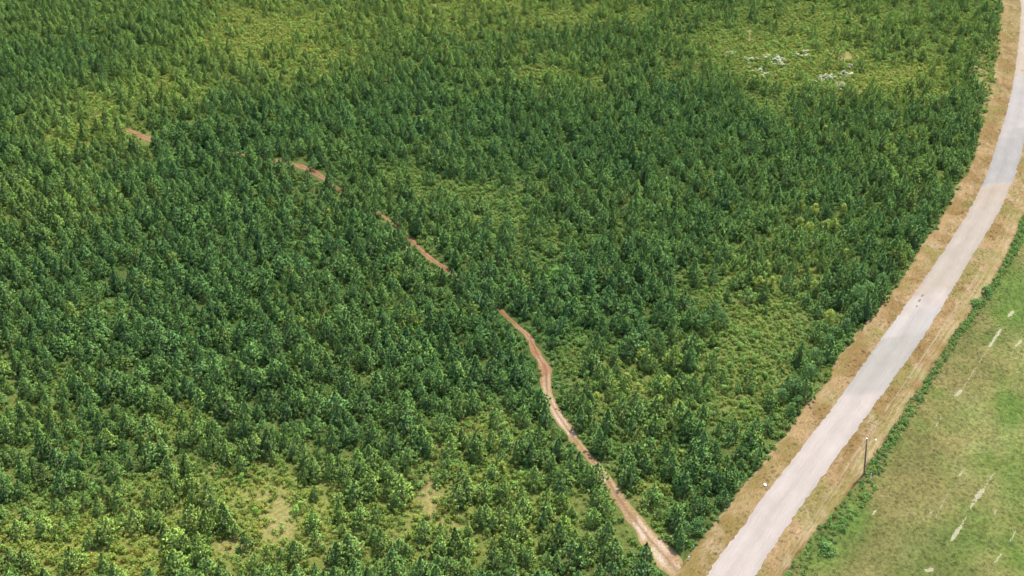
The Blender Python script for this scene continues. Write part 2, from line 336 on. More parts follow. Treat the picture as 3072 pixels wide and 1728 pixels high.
# dirt track: ribbon along the surveyed line
def track():
    P = []; W = []; 
    for i in range(len(TRP) - 1):
        a, b = TRP[i], TRP[i + 1]; k = max(2, int(np.hypot(*(b - a)) / .8))
        for j in range(k): P.append(a + (b - a) * j / k); W.append(TW[i] + (TW[i+1] - TW[i]) * j / k)
    P = np.array(P); W = np.array(W); ker = np.ones(5) / 5
    Q = P.copy()
    for c in (0, 1): Q[2:-2, c] = np.convolve(P[:, c], ker, 'valid')
    T = np.gradient(Q, axis=0); T /= np.linalg.norm(T, axis=1)[:, None]; Nn = np.stack([-T[:, 1], T[:, 0]], 1)
    nc = 8; V = []; C = []
    ss = np.linspace(-.5, .5, nc + 1)
    for i in range(len(Q)):
        w1 = W[i] * (1 + 1.1 * (float(fbm(i * .8, 0, 2.5, 3)) - .5)); w2 = W[i] * (1 + 1.1 * (float(fbm(i * .8, 50, 2.5, 3)) - .5))
        for s in ss:
            p = Q[i] + Nn[i] * s * 1.0 * (w1 if s > 0 else w2)
            e = abs(s) * 2
            V.append((p[0], p[1], .045 - .035 * e ** 4 + .0))
            k = float(fbm(p[0], p[1], 2.2, 6)); k2 = float(fbm(p[0], p[1], 7, 66)); k += (k2 - .5) * .8; low = float(sm(150, 185, np.array(p[1])))
            c = np.array((.36, .195, .115)) * low + np.array((.45, .31, .185)) * (1 - low)
            wv = max(0, min(1, (k - .42) * 5)) * (math.exp(-((s + .2) / .11) ** 2) + .8 * math.exp(-((s - .2) / .1) ** 2)) * .9; c = c * (1 - .3 * math.exp(-(s / .1) ** 2)); wv = min(wv, 1) * (1 - .75 * low); c = c * (.72 + .5 * k2); c = c * (1 - wv) + np.array((.70, .62, .54)) * wv
            g = max(0, e - .72) / .28 * .6; c = c * (1 - g) + np.array((.24, .25, .09)) * g
            C.append(c)
    Fc = [(i * (nc + 1) + j, i * (nc + 1) + j + 1, (i + 1) * (nc + 1) + j + 1, (i + 1) * (nc + 1) + j) for i in range(len(Q) - 1) for j in range(nc)]
    Fc = [f[::-1] for f in Fc]
    tag(mk('dirt_track', V, Fc, M_soil, cols=np.array(C)), kind='structure')
track()

# pale bare-soil scrapes running with the old rows in the field (ground surface)
scr = [((2852,1624),(2886,1575),.5,1.3),((2886,1575),(2899,1548),.3,.5),((2909,1528),(2924,1502),.35,.7),((2920,1508),(2951,1465),.9,1.6),((2951,1465),(2982,1418),.25,.5),((2865,1192),(2886,1168),.8,1.4),((2889,1166),(2931,1097),.15,.35),((2935,1090),(2966,1043),.12,.3),((2966,1043),(3005,986),.8,1.3),((3024,952),(3040,932),.8,1.6),((2802,1287),(2829,1246),.2,.35),((2877,1430),(2890,1410),.3,.6),((2616,1545),(2630,1530),.4,.7),((2775,1715),(2800,1705),1.0,1.6),((2984,1690),(3005,1660),.4,.6),((2980,1545),(2990,1528),.3,.5),((3046,1040),(3066,1020),.8,1.2),((2786,1545),(2800,1530),.2,.4),((2805,1558),(2845,1478),.12,.25),((3030,1625),(3048,1588),.2,.35)]
V, Fc = [], []
for i, (a, b, w0, w1) in enumerate(scr):
    ax, ay = map(float, gp(*a)); bx, by = map(float, gp(*b)); L = math.hypot(bx - ax, by - ay); tx, ty = (bx - ax) / L, (by - ay) / L
    k = max(6, int(L / .35)); st = len(V); rr = random.Random(i)
    for j in range(k + 1):
        t = j / k; w = (w0 + (w1 - w0) * math.sin(math.pi * t) ** .6) * rr.uniform(.55, 1.15) * (1 if 0 < j < k else .15); o = rr.uniform(-.12, .12)
        for s in (-1, 1): V.append((ax + tx * t * L - ty * (o + s * w * .28), ay + ty * t * L + tx * (o + s * w * .28), .03))
    Fc += [(st + 2*j + 1, st + 2*j, st + 2*j + 2, st + 2*j + 3) for j in range(k)]
tag(mk('bare_soil', V, Fc, M_soil, cols=np.tile((.46, .44, .32), (len(V), 1))), kind='structure')

# ------------------------------------------------------------------ foliage meshes
def blade(V, Fc, p, d, L, w, rr, nn=None):
    a = Vector((rr.gauss(0, 1), rr.gauss(0, 1), rr.gauss(0, 1))).cross(d)
    if a.length < 1e-3: a = Vector((1, 0, 0))
    a.normalize(); s = len(V); q = p + d * L
    V += [p - a * w * .35, p + a * w * .35, p + d * L * .6 + a * w * .5, q, p + d * L * .6 - a * w * .5]; V.n += [nn if nn is not None else d] * 5
    Fc.append((s, s + 1, s + 2, s + 3, s + 4))
def pine_crown(seed, H, R, dens=1.0):
    rr = random.Random(seed); V, Fc = NL(), []; V.n = []; z = H * .10; th = rr.random() * 6
    lean = Vector((rr.uniform(-.04, .04), rr.uniform(-.04, .04), 0))
    while z < H * .93:
        f = (z - H * .1) / (H * .9)
        Rz = 1.26 * R * (min(1, .80 + f * 1.6) * (1 - f) ** 1.12) + .05
        nb = max(3, int((7.4 - 3.4 * f) * dens)); th += rr.uniform(.4, 1.0)
        for b in range(nb):
            t = th + 6.283 * b / nb + rr.uniform(-.3, .3); r = Rz * rr.uniform(.62, 1.18)
            up = .35 + .5 * f
            dr = Vector((math.cos(t), math.sin(t), up + rr.uniform(-.1, .25))).normalized()
            base = Vector((0, 0, z)) + lean * z; tip = base + dr * r
            for (q, k) in ((tip, 1.0), (base + dr * r * rr.uniform(.45, .65) + Vector((rr.uniform(-.12, .12), rr.uniform(-.12, .12), .05)), .85)):
                if k < 1 and (r < .5 or rr.random() < .45): continue
                for i in range(27 if k == 1 else 14):
                    d = (dr * .35 + Vector((rr.gauss(0, .6), rr.gauss(0, .6), rr.gauss(.3, .55)))).normalized()
                    blade(V, Fc, q - d * .03, d, rr.uniform(.24, .40) * k * (1 - .2 * f), rr.uniform(.12, .19) * (1 - .2 * f), rr, (d * .42 + dr * .55 + Vector((0, 0, .30))).normalized())
        z += rr.uniform(.36, .52)
    top = Vector((0, 0, H * .92)) + lean * H
    for i in range(40):
        h = rr.random(); d = Vector((rr.gauss(0, .38), rr.gauss(0, .38), 1)).normalized()
        blade(V, Fc, top + Vector((0, 0, h * H * .10 - .1)), d, .30, .11, rr)
    return V, Fc
def trunk_mesh(seed, H, r, limbs=6, spread=.7):
    rr = random.Random(seed); V, Fc = [], []
    def tube(p0, p1, r0, r1, seg=6):
        d = (p1 - p0).normalized(); a = d.orthogonal().normalized(); b = d.cross(a); s = len(V)
        for p, r_ in ((p0, r0), (p1, r1)):
            for i in range(seg):
                t = 6.283 * i / seg; V.append(p + (a * math.cos(t) + b * math.sin(t)) * r_)
        for i in range(seg): Fc.append((s + i, s + (i + 1) % seg, s + seg + (i + 1) % seg, s + seg + i))
        Fc.append(tuple(s + seg + i for i in range(seg)))
    pts = [Vector((rr.uniform(-.03, .03) * k, rr.uniform(-.03, .03) * k, H * k / 4 - (.1 if k == 0 else 0))) for k in range(5)]
    for k in range(4): tube(pts[k], pts[k + 1], r * (1 - k * .22), r * (1 - (k + 1) * .22))
    for i in range(limbs):
        z = H * rr.uniform(.25, .8); t = rr.random() * 6.28
        tube(Vector((0, 0, z)), Vector((math.cos(t) * spread, math.sin(t) * spread, z + spread * .6)), r * .35, r * .12, 4)
    return V, Fc
def leafq(V, Fc, p, nrm, s, rr):
    a = nrm.orthogonal().normalized(); t = rr.random() * 6.28; b = nrm.cross(a); a, b = a * math.cos(t) + b * math.sin(t), b * math.cos(t) - a * math.sin(t)
    k = len(V); V += [p - a * s, p - b * s * .55 + nrm * s * .15, p + a * s, p + b * s * .55 + nrm * s * .15]; Fc.append((k, k + 1, k + 2, k + 3)); V.n += [nrm] * 4
def bushy(seed, W, H, z0, nl, leaf, lobes, core=.25, col=None):
    """uneven crown: many leaves over and inside small clumps spread through the volume"""
    rr = random.Random(seed); V, Fc = NL(), []; V.n = []; Ls = []
    for i in range(lobes):
        t = rr.random() * 6.28; h = rr.random() ** .8; prof = math.sin(math.pi * min(1, .18 + .82 * h)) ** .6
        r = W * .5 * prof * math.sqrt(rr.random()) * .85
        Ls.append((Vector((r * math.cos(t), r * math.sin(t), z0 + (H - z0) * h * .85)), W * rr.uniform(.12, .22)))
    for i in range(nl):
        c, R = rr.choice(Ls); d = Vector((rr.gauss(0, 1), rr.gauss(0, 1), rr.gauss(.25, 1))).normalized()
        p = c + d * R * (1 - core * rr.random()); p.z = max(p.z, .03)
        nr = (d + Vector((rr.gauss(0, .4), rr.gauss(0, .4), rr.gauss(.3, .4)))).normalized()
        leafq(V, Fc, p, nr, leaf * rr.uniform(.7, 1.3), rr)
    return V, Fc
def tuft(seed, R, H, n, w=.05, spread=.5):
    rr = random.Random(seed); V, Fc = NL(), []; V.n = []
    for i in range(n):
        t = rr.random() * 6.28; r = R * math.sqrt(rr.random())
        d = Vector((rr.gauss(0, spread), rr.gauss(0, spread), 1)).normalized()
        blade(V, Fc, Vector((r * math.cos(t), r * math.sin(t), 0)), d, H * rr.uniform(.5, 1.1), w * rr.uniform(.7, 1.3), rr, Vector((rr.gauss(0, .35), rr.gauss(0, .35), 1)).normalized())
    return V, Fc
def scatter(name, x, y, z, sc, rot, idx, tint, sources, kind='stuff', zscale=None):
    me = bpy.data.meshes.new(name); n = len(x)
    me.vertices.add(n); me.vertices.foreach_set('co', np.stack([x, y, np.broadcast_to(z, x.shape)], 1).astype(np.float32).ravel())
    def at(nm, t, f, v): a = me.attributes.new(nm, t, 'POINT'); a.data.foreach_set(f, np.ascontiguousarray(v).ravel())
    s3 = np.stack([sc, sc, sc * (1 if zscale is None else zscale)], 1).astype(np.float32)
    at('scl', 'FLOAT_VECTOR', 'vector', s3); at('rot', 'FLOAT_VECTOR', 'vector', rot.astype(np.float32)); at('idx', 'INT', 'value', idx.astype(np.int32))
    t4 = np.ones((n, 4), np.float32); t4[:, :3] = tint; at('tint', 'FLOAT_COLOR', 'color', t4)
    o = bpy.data.objects.new(name, me); COL.objects.link(o); tag(o, kind=kind)
    ng = bpy.data.node_groups.new(name + '_scatter', 'GeometryNodeTree')
    ng.interface.new_socket('Geometry', in_out='INPUT', socket_type='NodeSocketGeometry'); ng.interface.new_socket('Geometry', in_out='OUTPUT', socket_type='NodeSocketGeometry')
    gi = ng.nodes.new('NodeGroupInput'); go = ng.nodes.new('NodeGroupOutput'); jo = ng.nodes.new('GeometryNodeJoinGeometry')
    def na(nm, t):
        q = ng.nodes.new('GeometryNodeInputNamedAttribute'); q.data_type = t; q.inputs[0].default_value = nm
        return [s for s in q.outputs if s.enabled and s.name == 'Attribute'][0]
    A, B, D = na('idx', 'INT'), na('rot', 'FLOAT_VECTOR'), na('scl', 'FLOAT_VECTOR')
    for grp in sources:
        ji = ng.nodes.new('GeometryNodeJoinGeometry')
        for s in grp:
            oi = ng.nodes.new('GeometryNodeObjectInfo'); oi.inputs['Object'].default_value = s; oi.inputs['As Instance'].default_value = True
            ng.links.new(oi.outputs['Geometry'], ji.inputs[0])
        ip = ng.nodes.new('GeometryNodeInstanceOnPoints'); ng.links.new(gi.outputs[0], ip.inputs['Points'])
        ng.links.new(ji.outputs[0], ip.inputs['Instance']); ip.inputs['Pick Instance'].default_value = True
        ng.links.new(A, ip.inputs['Instance Index']); ng.links.new(B, ip.inputs['Rotation']); ng.links.new(D, ip.inputs['Scale'])
        ng.links.new(ip.outputs[0], jo.inputs[0])
    ng.links.new(jo.outputs[0], go.inputs[0])
    md = o.modifiers.new('scatter', 'NODES'); md.node_group = ng
    return o
def inview(x, y, mg=130):
    u, v, d = proj(x, y); return (u > -mg - 60) & (u < 3072 + mg) & (v > -mg) & (v < 1728 + mg * 1.8)

# ------------------------------------------------------------------ pines: planting plan
def grid(sx, sy, ang, jit):
    a = np.arange(-420, 420, sx); b = np.arange(-420, 420, sy); A, B = np.meshgrid(a, b); A = A.ravel(); B = B.ravel()
    A = A + rng.uniform(-jit, jit, A.shape) * sx; B = B + rng.uniform(-jit, jit, B.shape) * sy
    return A * math.cos(ang) - B * math.sin(ang), 270 + A * math.sin(ang) + B * math.cos(ang)
px, py = grid(2.65, 3.15, math.radians(24), .46)
m = inview(px, py) & (px < xat(VL, py) - .9); px, py = px[m], py[m]
td, tside, tw, tarc, tlen = track_dist(px, py)
u, v, d = proj(px, py)
K = clear_at(px, py); keep = rng.random(len(px)) > np.clip((K - .18) * 1.75, 0, .96)
clump = fbm(px, py, 7, 55); keep &= rng.random(len(px)) > np.clip((.42 - clump) * 2.5, 0, .6)
keep &= td > tw * .55 + np.where(v > 930, .9, -.5)
Hh = 4.5 * rng.uniform(.62, 1.3, len(px)) * (1 - .25 * np.clip(K, 0, 1)) * (.76 + .3 * fbm(px, py, 16, 20) + .24 * clump)
small = rng.random(len(px)) < .12; Hh = np.where(small, Hh * .6, Hh)
# stretches of the track that stay in sight: no crown in front of them
for (a, b, rad) in [(444,417,26),(396,394,12),(906,498,26),(966,531,22),(730,462,14),(1150,650,16),(1180,675,9),(1245,727,16),(1274,760,22),(1310,788,22),(1534,965,14),(1585,1005,12),(1600,1040,16),(1620,1079,20),(1640,1120,22),(1636,1160,22),(1650,1205,20),(1670,1245,20),(1700,1290,20),(1740,1340,20),(1775,1380,18),(1815,1430,22),(1850,1490,26),(1890,1550,28),(1945,1615,30),(2000,1680,34)]:
    for hh in (0, .35, .7, .95):
        uu, vv, _ = proj(px, py, Hh * hh); keep &= np.hypot(uu - a, vv - b) > rad * (1.0 - .35 * hh)
# distinct broadleaf trees and saplings have their own ground
SPEC = [(2483,985,'y',5.2,2.9),(2731,440,'y',5.6,2.6),(2471,405,'y',3.6,1.8),(2525,402,'y',3.6,1.8),(2653,460,'y',3.8,1.9),(2534,590,'y',4.2,2.2),(2298,815,'y',3.2,1.8),(2531,790,'y',4.2,2.7),(2274,868,'y',3.7,2.5),(2313,866,'y',3.5,2.3),(2441,880,'y',4.0,2.6),(2275,1335,'y',2.6,1.8),
 (2400,640,'y',4.2,2.6),(2440,655,'y',4.5,3.0),(2395,690,'y',3.8,2.6),(2425,705,'y',4.0,2.8),(2470,700,'y',3.8,2.4),(2500,690,'y',3.4,2.2),(2525,650,'y',4.4,2.0),
 (1853,1112,'y',3.2,1.6),(1924,1086,'y',3.8,2.2),(1787,1210,'y',3.2,1.9),(1912,1190,'y',3.6,2.4),(2002,1165,'y',3.2,2.2),(2032,1236,'y',3.2,2.2),(1975,1215,'y',2.8,2.0),(1936,1312,'y',3.2,1.6),(2038,1385,'y',2.8,2.0),(1507,1420,'y',3.0,2.0),(1662,1650,'y',2.6,1.7),(1880,1150,'y',2.8,2.1),(1850,1230,'y',2.4,1.8),
 (1668,845,'g',4.4,3.2),(1907,640,'g',4.2,3.4),(1950,650,'g',3.6,3.0),(2420,1150,'d',4.4,3.6),(2380,1190,'d',4.8,4.0),(2440,1100,'d',4.4,3.6),(2480,1050,'d',3.8,3.2),(2500,1020,'d',3.4,3.0),(2340,1210,'d',3.6,2.8),(2570,915,'d',5.0,4.0),(2600,900,'d',4.6,3.6),(2560,965,'d',4.8,3.6),(2535,1000,'d',3.6,2.8),(2640,870,'d',4.4,3.4),(2390,1230,'d',3.2,2.6),
 (2110,1000,'d',4.6,3.4),(2160,985,'d',4.6,3.6),(2075,970,'d',4.2,3.2),(2140,950,'d',4.0,3.2),(2760,650,'d',4.6,3.8),(2800,610,'d',4.2,3.4),(2720,690,'d',4.4,3.6),(2090,1600,'d',3.0,2.6),(2050,1610,'d',3.2,2.8),(1225,772,'p',3.0,2.2),(1070,1325,'d',4.0,3.2)]
sx_, sy_ = gp([s[0] for s in SPEC], [s[1] for s in SPEC])
for i, s in enumerate(SPEC): keep &= np.hypot(px - sx_[i], py - sy_[i]) > s[4] * .42
px, py, Hh = px[keep], py[keep], Hh[keep]
# denser planting inside the tall clumps of the middle distance and clearings' lone pines
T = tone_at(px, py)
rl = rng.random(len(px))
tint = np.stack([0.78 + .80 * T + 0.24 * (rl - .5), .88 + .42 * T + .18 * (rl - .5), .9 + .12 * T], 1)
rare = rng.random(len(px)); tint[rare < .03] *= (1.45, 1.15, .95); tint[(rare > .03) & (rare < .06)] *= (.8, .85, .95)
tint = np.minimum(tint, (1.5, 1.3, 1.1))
u, v, d = proj(px, py, Hh * .5)
size = Hh / d; vis = (u > 8) & (u < 3064) & (v > 10) & (v < 1722)
order = np.argsort(-np.where(vis, size, 0)); near = order[:300]; restm = np.ones(len(px), bool); restm[near] = False
print('PINES', len(px), 'rest', restm.sum())

NV = 7
crowns, trunks = [], []
for i in range(NV):
    V, Fc = pine_crown(100 + i, 3.6, [1.25, 1.1, 1.35, 1.0, 1.45, 1.2, 1.3][i]); c = bpy.data.meshes.new('crown'); c.from_pydata(V, [], Fc); setn(c, V); c.materials.append(M_pine); crowns.append(c)
    V, Fc = trunk_mesh(200 + i, 3.1, .075); c = bpy.data.meshes.new('trunk'); c.from_pydata(V, [], Fc); c.materials.append(M_bark); trunks.append(c)
ORD = ['first','second','third','fourth','fifth','sixth','seventh','eighth','ninth','tenth','eleventh','twelfth','thirteenth','fourteenth','fifteenth','sixteenth','seventeenth','eighteenth','nineteenth','twentieth']
td, tside, tw, tarc, tlen = track_dist(px, py)
uu0, vv0, _ = proj(px, py)
lab = {}
for sgn, word in ((1, 'right'), (-1, 'left')):
    c = [i for i in near if td[i] < tw[i] * .5 + 2.2 and tside[i] * -1 * sgn < 0 and vv0[i] > 1000]
    # side is measured looking down the track; on the photo the right bank is the one towards the road
    c = [i for i in near if td[i] < tw[i] * .5 + 2.4 and ((uu0[i] - np.interp(vv0[i], [p[1] for p in TR], [p[0] for p in TR])) * sgn > 0) and vv0[i] > 1000]
    c.sort(key=lambda i: -vv0[i])
    for k, i in enumerate(c[:20]): lab[i] = '%s young pine up from the road along the %s bank of the dirt track' % (ORD[k], word)
def chain(c, fmt, n=20):
    c = [i for i in c if i not in lab]
    for k, i in enumerate(c[:n]): lab[i] = fmt % ORD[k]
chain(sorted([i for i in near if uu0[i] < 75], key=lambda i: -vv0[i]), '%s young pine up from the bottom corner along the left edge of the photo')
chain(sorted([i for i in near if 0 < xat(VL, py[i]) - px[i] < 2.6], key=lambda i: -vv0[i]), '%s young pine up along the forest edge beside the left verge of the paved road')
chain(sorted([i for i in near if abs(uu0[i] - 840) < 130 and 1470 < vv0[i] < 1640], key=lambda i: uu0[i]), '%s young pine from the left in the dry straw coloured clearing at lower left')
cb = sorted([i for i in near if vv0[i] > 1700 and uu0[i] < 1950 and i not in lab], key=lambda i: uu0[i])
for k, i in enumerate(cb[:20]): lab[i] = '%s young pine from the left corner along the bottom edge of the photo' % ORD[k]
def zone(i):
    a, b = zone0(i); md = np.median(Hh[near])
    w = 'tall' if Hh[i] > md * 1.1 else ('small' if Hh[i] < md * .88 else 'middling'); t = 'yellowish' if tint[i][0] > 1.28 else ('dark' if tint[i][1] < 1.02 else 'green')
    return w + ' ' + t + ' ' + a, b
def zone0(i):
    U, W = uu0[i], vv0[i]
    t = np.interp(W, [p[1] for p in TR], [p[0] for p in TR])
    if U > t + 5: return 'young pine in the wedge between the dirt track and the paved road', 'pines in the wedge by the road'
    if abs(U - 840) < 190 and 1440 < W < 1660: return 'young pine around the dry straw coloured clearing at lower left', 'pines round the straw coloured clearing'
    if U < 560: return 'young pine among yellow green brush in the lower left corner', 'pines in the lower left corner'
    if U < 1240: return 'young pine packed in the lower stand left of the middle', 'pines in the lower stand left of middle'
    return 'young pine in the lower stand just left of the dirt track', 'pines in the lower stand by the dirt track'
src_c, src_t = [], []
for k, i in enumerate(near):
    vi = k % NV
    e = empty('pine_tree', (float(px[i]), float(py[i]), 0), float(rng.random() * 6.28), cat='tree')
    z = zone(i); e['label'] = lab.get(i, z[0]); e['group'] = z[1] if i not in lab else 'pines in the near stand'
    s = float(Hh[i] / 3.6); w = float(rng.uniform(.88, 1.12)); e.scale = (s * w, s * w, s)
    c = link(bpy.data.objects.new('crown', crowns[vi]), e); t = link(bpy.data.objects.new('trunk', trunks[vi]), e)
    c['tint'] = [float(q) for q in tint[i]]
    if k < NV: src_c.append(c); src_t.append(t)
def rots(n, tilt=.05): return np.stack([rng.normal(0, tilt, n), rng.normal(0, tilt, n), rng.random(n) * 6.28], 1)
nR = int(restm.sum()); rw = rng.uniform(.88, 1.12, nR)
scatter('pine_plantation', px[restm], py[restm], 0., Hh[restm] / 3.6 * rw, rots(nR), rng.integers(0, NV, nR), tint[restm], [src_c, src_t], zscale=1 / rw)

# ------------------------------------------------------------------ undergrowth
src = []
for i in range(5):
    V, Fc = bushy(300 + i, 1.7, [.8, .6, .95, .5, .7][i], 0, 190, .105, 12); src.append(mk('undergrowth_clump', V, Fc, M_under, link_=False))
ux, uy = grid(.95, .95, .3, .5)
m = inview(ux, uy) & (ux < xat(VL, uy) + .5 + 2.6 * (fbm(uy, uy * 0, 4, 2) - .5)); ux, uy = ux[m], uy[m]
td, _, tw, _, _ = track_dist(ux, uy); K = clear_at(ux, uy); T = tone_at(ux, uy)
U, W, _ = proj(ux, uy)
bare = blobs(U, W, [(840,1560,60,60,.9),(700,1640,40,25,.9),(800,1490,50,20,.7),(1290,1500,30,70,.75),(2530,170,28,16,1),(2250,110,8,22,.9),(2940,230,30,80,.6),(2960,330,25,60,.6),(2175,1160,20,10,.7)])
m = (td > tw * .5 + .28 + .5 * (fbm(ux, uy, 2, 71) - .5)) & (rng.random(len(ux)) < np.clip(.5 + .8 * K, 0, .95)) & (rng.random(len(ux)) > bare)
for (a, b, rad) in [(444,417,20),(396,394,9),(906,498,20),(966,531,17),(730,462,10)]: m &= np.hypot(U - a, W - b) > rad
ux, uy, K, T = ux[m], uy[m], K[m], T[m]; n = len(ux); h = fbm(ux, uy, 4, 40)
t = np.clip(.05 + .85 * T + .25 * K, 0, 1) + .35 * (h - .5); t = np.clip(t, 0, 1.1)[:, None]
tn = np.array((.50, .80, .60)) * (1 - t) + np.array((1.60, 1.36, .85)) * t
br = rng.random(n) < .05 + .10 * T; tn[br] = tn[br] * (1.25, .92, .9)
print('UNDER', n)
scatter('undergrowth', ux, uy, 0., rng.uniform(.55, 1.15, n) * (.75 + .6 * fbm(ux, uy, 3.2, 44)), rots(n, .12), rng.integers(0, 5, n), tn, [src], zscale=rng.uniform(.6, 1.5, n))

# low leafy scrub mixed in among the pines
ssrc = [mk('scrub_bush', *bushy(350 + i, [2.0, 1.6, 2.4, 1.5][i], [2.2, 2.6, 1.9, 1.7][i], .1, 330, .115, 16), M_broad, link_=False) for i in range(4)]
qx, qy = grid(3.7, 3.9, .9, .5)
m = inview(qx, qy) & (qx < xat(VL, qy) - 1.2); qx, qy = qx[m], qy[m]
td, _, tw, _, _ = track_dist(qx, qy); U, W, _ = proj(qx, qy)
m = (td > tw * .5 + 1.4) & (rng.random(len(qx)) < .10 + .9 * sm(.5, .72, fbm(qx, qy, 11, 81)))
for (a, b, rad) in [(444,417,26),(396,394,12),(906,498,26),(966,531,22),(730,462,14),(1150,650,16),(1245,727,18),(1274,760,22),(1310,788,22)]: m &= np.hypot(U - a, W - 12 - b) > rad
for i in range(len(SPEC)): m &= np.hypot(qx - sx_[i], qy - sy_[i]) > SPEC[i][4] * .5
qx, qy = qx[m], qy[m]; n = len(qx); T = tone_at(qx, qy); rl = rng.random(n)
scatter('leafy_scrub', qx, qy, 0., rng.uniform(.45, 1.15, n), rots(n, .1), rng.integers(0, 4, n), np.stack([.95 + .9 * T + .3 * rl, 1.1 + .55 * T + .15 * rl, .95 + .1 * T], 1), [ssrc], zscale=rng.uniform(.8, 1.2, n))

# ------------------------------------------------------------------ grasses
gsrc = [mk('grass_tuft', *tuft(400 + i, .42, .22, 46, .07, .6), M_grass, link_=False) for i in range(4)]
# field
gx, gy = grid(.62, .62, .1, .5); gm = inview(gx, gy, 60) & (gx > xat(VR, gy) - .3); gx, gy = gx[gm], gy[gm]
n = len(gx); tn = field_col(gx, gy, None) * (1.12, 1.08, .95); tn *= rng.uniform(.8, 1.25, n)[:, None]
U, W, _ = proj(gx, gy); kk = np.ones(n, bool)
for (a, b, w0, w1) in scr:
    if w1 < .6: continue
    t = np.clip(((U - a[0]) * (b[0] - a[0]) + (W - a[1]) * (b[1] - a[1])) / ((b[0] - a[0]) ** 2 + (b[1] - a[1]) ** 2), 0, 1)
    kk &= np.hypot(U - a[0] - t * (b[0] - a[0]), W - a[1] - t * (b[1] - a[1])) > 4 + w1 * 3
kk &= rng.random(n) < .9
print('FIELD', kk.sum())
scatter('pasture_grass', gx[kk], gy[kk], .01, rng.uniform(.6, 1.2, kk.sum()), rots(kk.sum(), .1), rng.integers(0, 4, kk.sum()), tn[kk], [gsrc], zscale=rng.uniform(.25, .6, kk.sum()))
# verges
gx, gy = grid(.8, .8, .7, .5)
sl = (gx - xat(VL, gy)) / (xat(RL, gy) - xat(VL, gy)); sr = (gx - xat(RR, gy)) / (xat(VR, gy) - xat(RR, gy))
gm = inview(gx, gy, 40) & (((sl > -.04) & (sl < .96)) | ((sr > .06) & (sr < 1.02))); gx, gy, sl, sr = gx[gm], gy[gm], sl[gm], sr[gm]
n = len(gx); left = (sl > -.05) & (sl < 1); S = np.where(left, sl, sr)
tl, tr_ = verge_col('L')(gx, gy, S), verge_col('R')(gx, gy, S); tn = np.where(left[:, None], tl, tr_) * .95 * rng.uniform(.8, 1.2, n)[:, None]
kk = rng.random(n) < .8
print('VERGE', kk.sum())
scatter('dry_verge_grass', gx[kk], gy[kk], .03 + .1 * (np.where(left, 1 - S, S)[kk] > .7), rng.uniform(.5, .95, kk.sum()), rots(kk.sum(), .1), rng.integers(0, 4, kk.sum()), tn[kk] * rng.uniform(.75, 1.15, kk.sum())[:, None], [gsrc], zscale=rng.uniform(.3, .7, kk.sum()))

# weedy hedge line along the field edge
V_, F_ = [], []
hs = [mk('weed_clump', *bushy(500 + i, 1.5, 1.1, 0, 200, .10, 10), M_broad, link_=False) for i in range(3)]
hy = np.arange(90, 420, .16); hw = 2.0 + 1.8 * sm(160, 130, hy) * 1.5
hx = xat(VR, hy) + rng.random(len(hy)) * hw + .1; hy2 = hy + rng.uniform(-.3, .3, len(hy))
km = (fbm(hy, hy * 0, 3.5, 60) > .22) & inview(hx, hy2, 80); hx, hy2 = hx[km], hy2[km]; n = len(hx)
scatter('field_edge_weeds', hx, hy2, 0., rng.uniform(.35, .85, n) * (.5 + .9 * fbm(hx, hy2, 5, 61)), rots(n, .1), rng.integers(0, 3, n), np.stack([rng.uniform(.8, 1.4, n), rng.uniform(.85, 1.25, n), np.full(n, .8)], 1), [hs])

# ------------------------------------------------------------------ distinct trees and saplings
def tree_thing(i, kind, H, W):
    x, y = float(sx_[i]), float(sy_[i])
    nm, mat, cat = {'y': ('sapling', M_yellow, 'sapling'), 'g': ('broadleaf_tree', M_broad, 'tree'), 'd': ('broadleaf_tree', M_broad, 'tree'), 'p': ('flowering_bush', M_white, 'bush')}[kind]
    e = empty(nm, (x, y, 0), 0, cat=cat)
    if kind == 'd': W *= 1.12; H *= 1.08
    V, Fc = bushy(700 + i, W, H, H * (.12 if kind != 'y' else .18), int(260 * W * H / 5) + 300, .13, int(14 + W * H * 1.6))
    c = mk('crown', V, Fc, mat, e)
    c['tint'] = {'y': [1, 1, 1], 'g': [1.35, 1.5, .9], 'd': [.66, .74, .62], 'p': [.8, .8, .8]}[kind]
    mk('trunk', *trunk_mesh(900 + i, H * .8, .09, 7, W * .3), M_bark, e)
    return e
SL = {0:'tall yellow green sapling at the far end of the roadside hedge by the big clearing',1:'slim pale yellow green sapling standing tall among dark pines near the road bend',2:'small yellow green sapling left of its twin below the white flowers',3:'small yellow green sapling right of its twin below the white flowers',4:'small light green sapling just left of the slim tall pale one',5:'light green sapling above the yellow green thicket',6:'little lone light green sapling above the pair of round yellow green ones',7:'round yellow green sapling below the yellow green thicket',8:'left one of the pair of round yellow green saplings',9:'right one of the pair of round yellow green saplings',10:'round yellow green sapling to the right of the round pair',11:'low yellow green sapling beside the verge below the roadside hedge',
 28:'lone yellowish sapling in the grassy gap left of the dirt track',29:'small yellowish sapling near the bottom edge left of the dirt track',32:'bright green leafy tree alone among the pines in the middle of the photo',33:'light green leafy tree, the left and larger of two among dark pines',34:'light green leafy tree, the right and smaller of two among dark pines',57:'pale leaved bush beside the red gully of the track',58:'round leafy tree among the pines of the lower left stand'}
def famil(s, i):
    if s[2] == 'y' and i < 19: return 't'
    if s[2] == 'y': return 's'
    if s[0] > 2300 and 850 < s[1]: return 'h'
    if s[0] > 2600: return 'b'
    return 'w' if s[1] > 1500 else 'c'
fam = {}
for i, s in enumerate(SPEC):
    if i not in SL: fam.setdefault(famil(s, i), []).append(i)
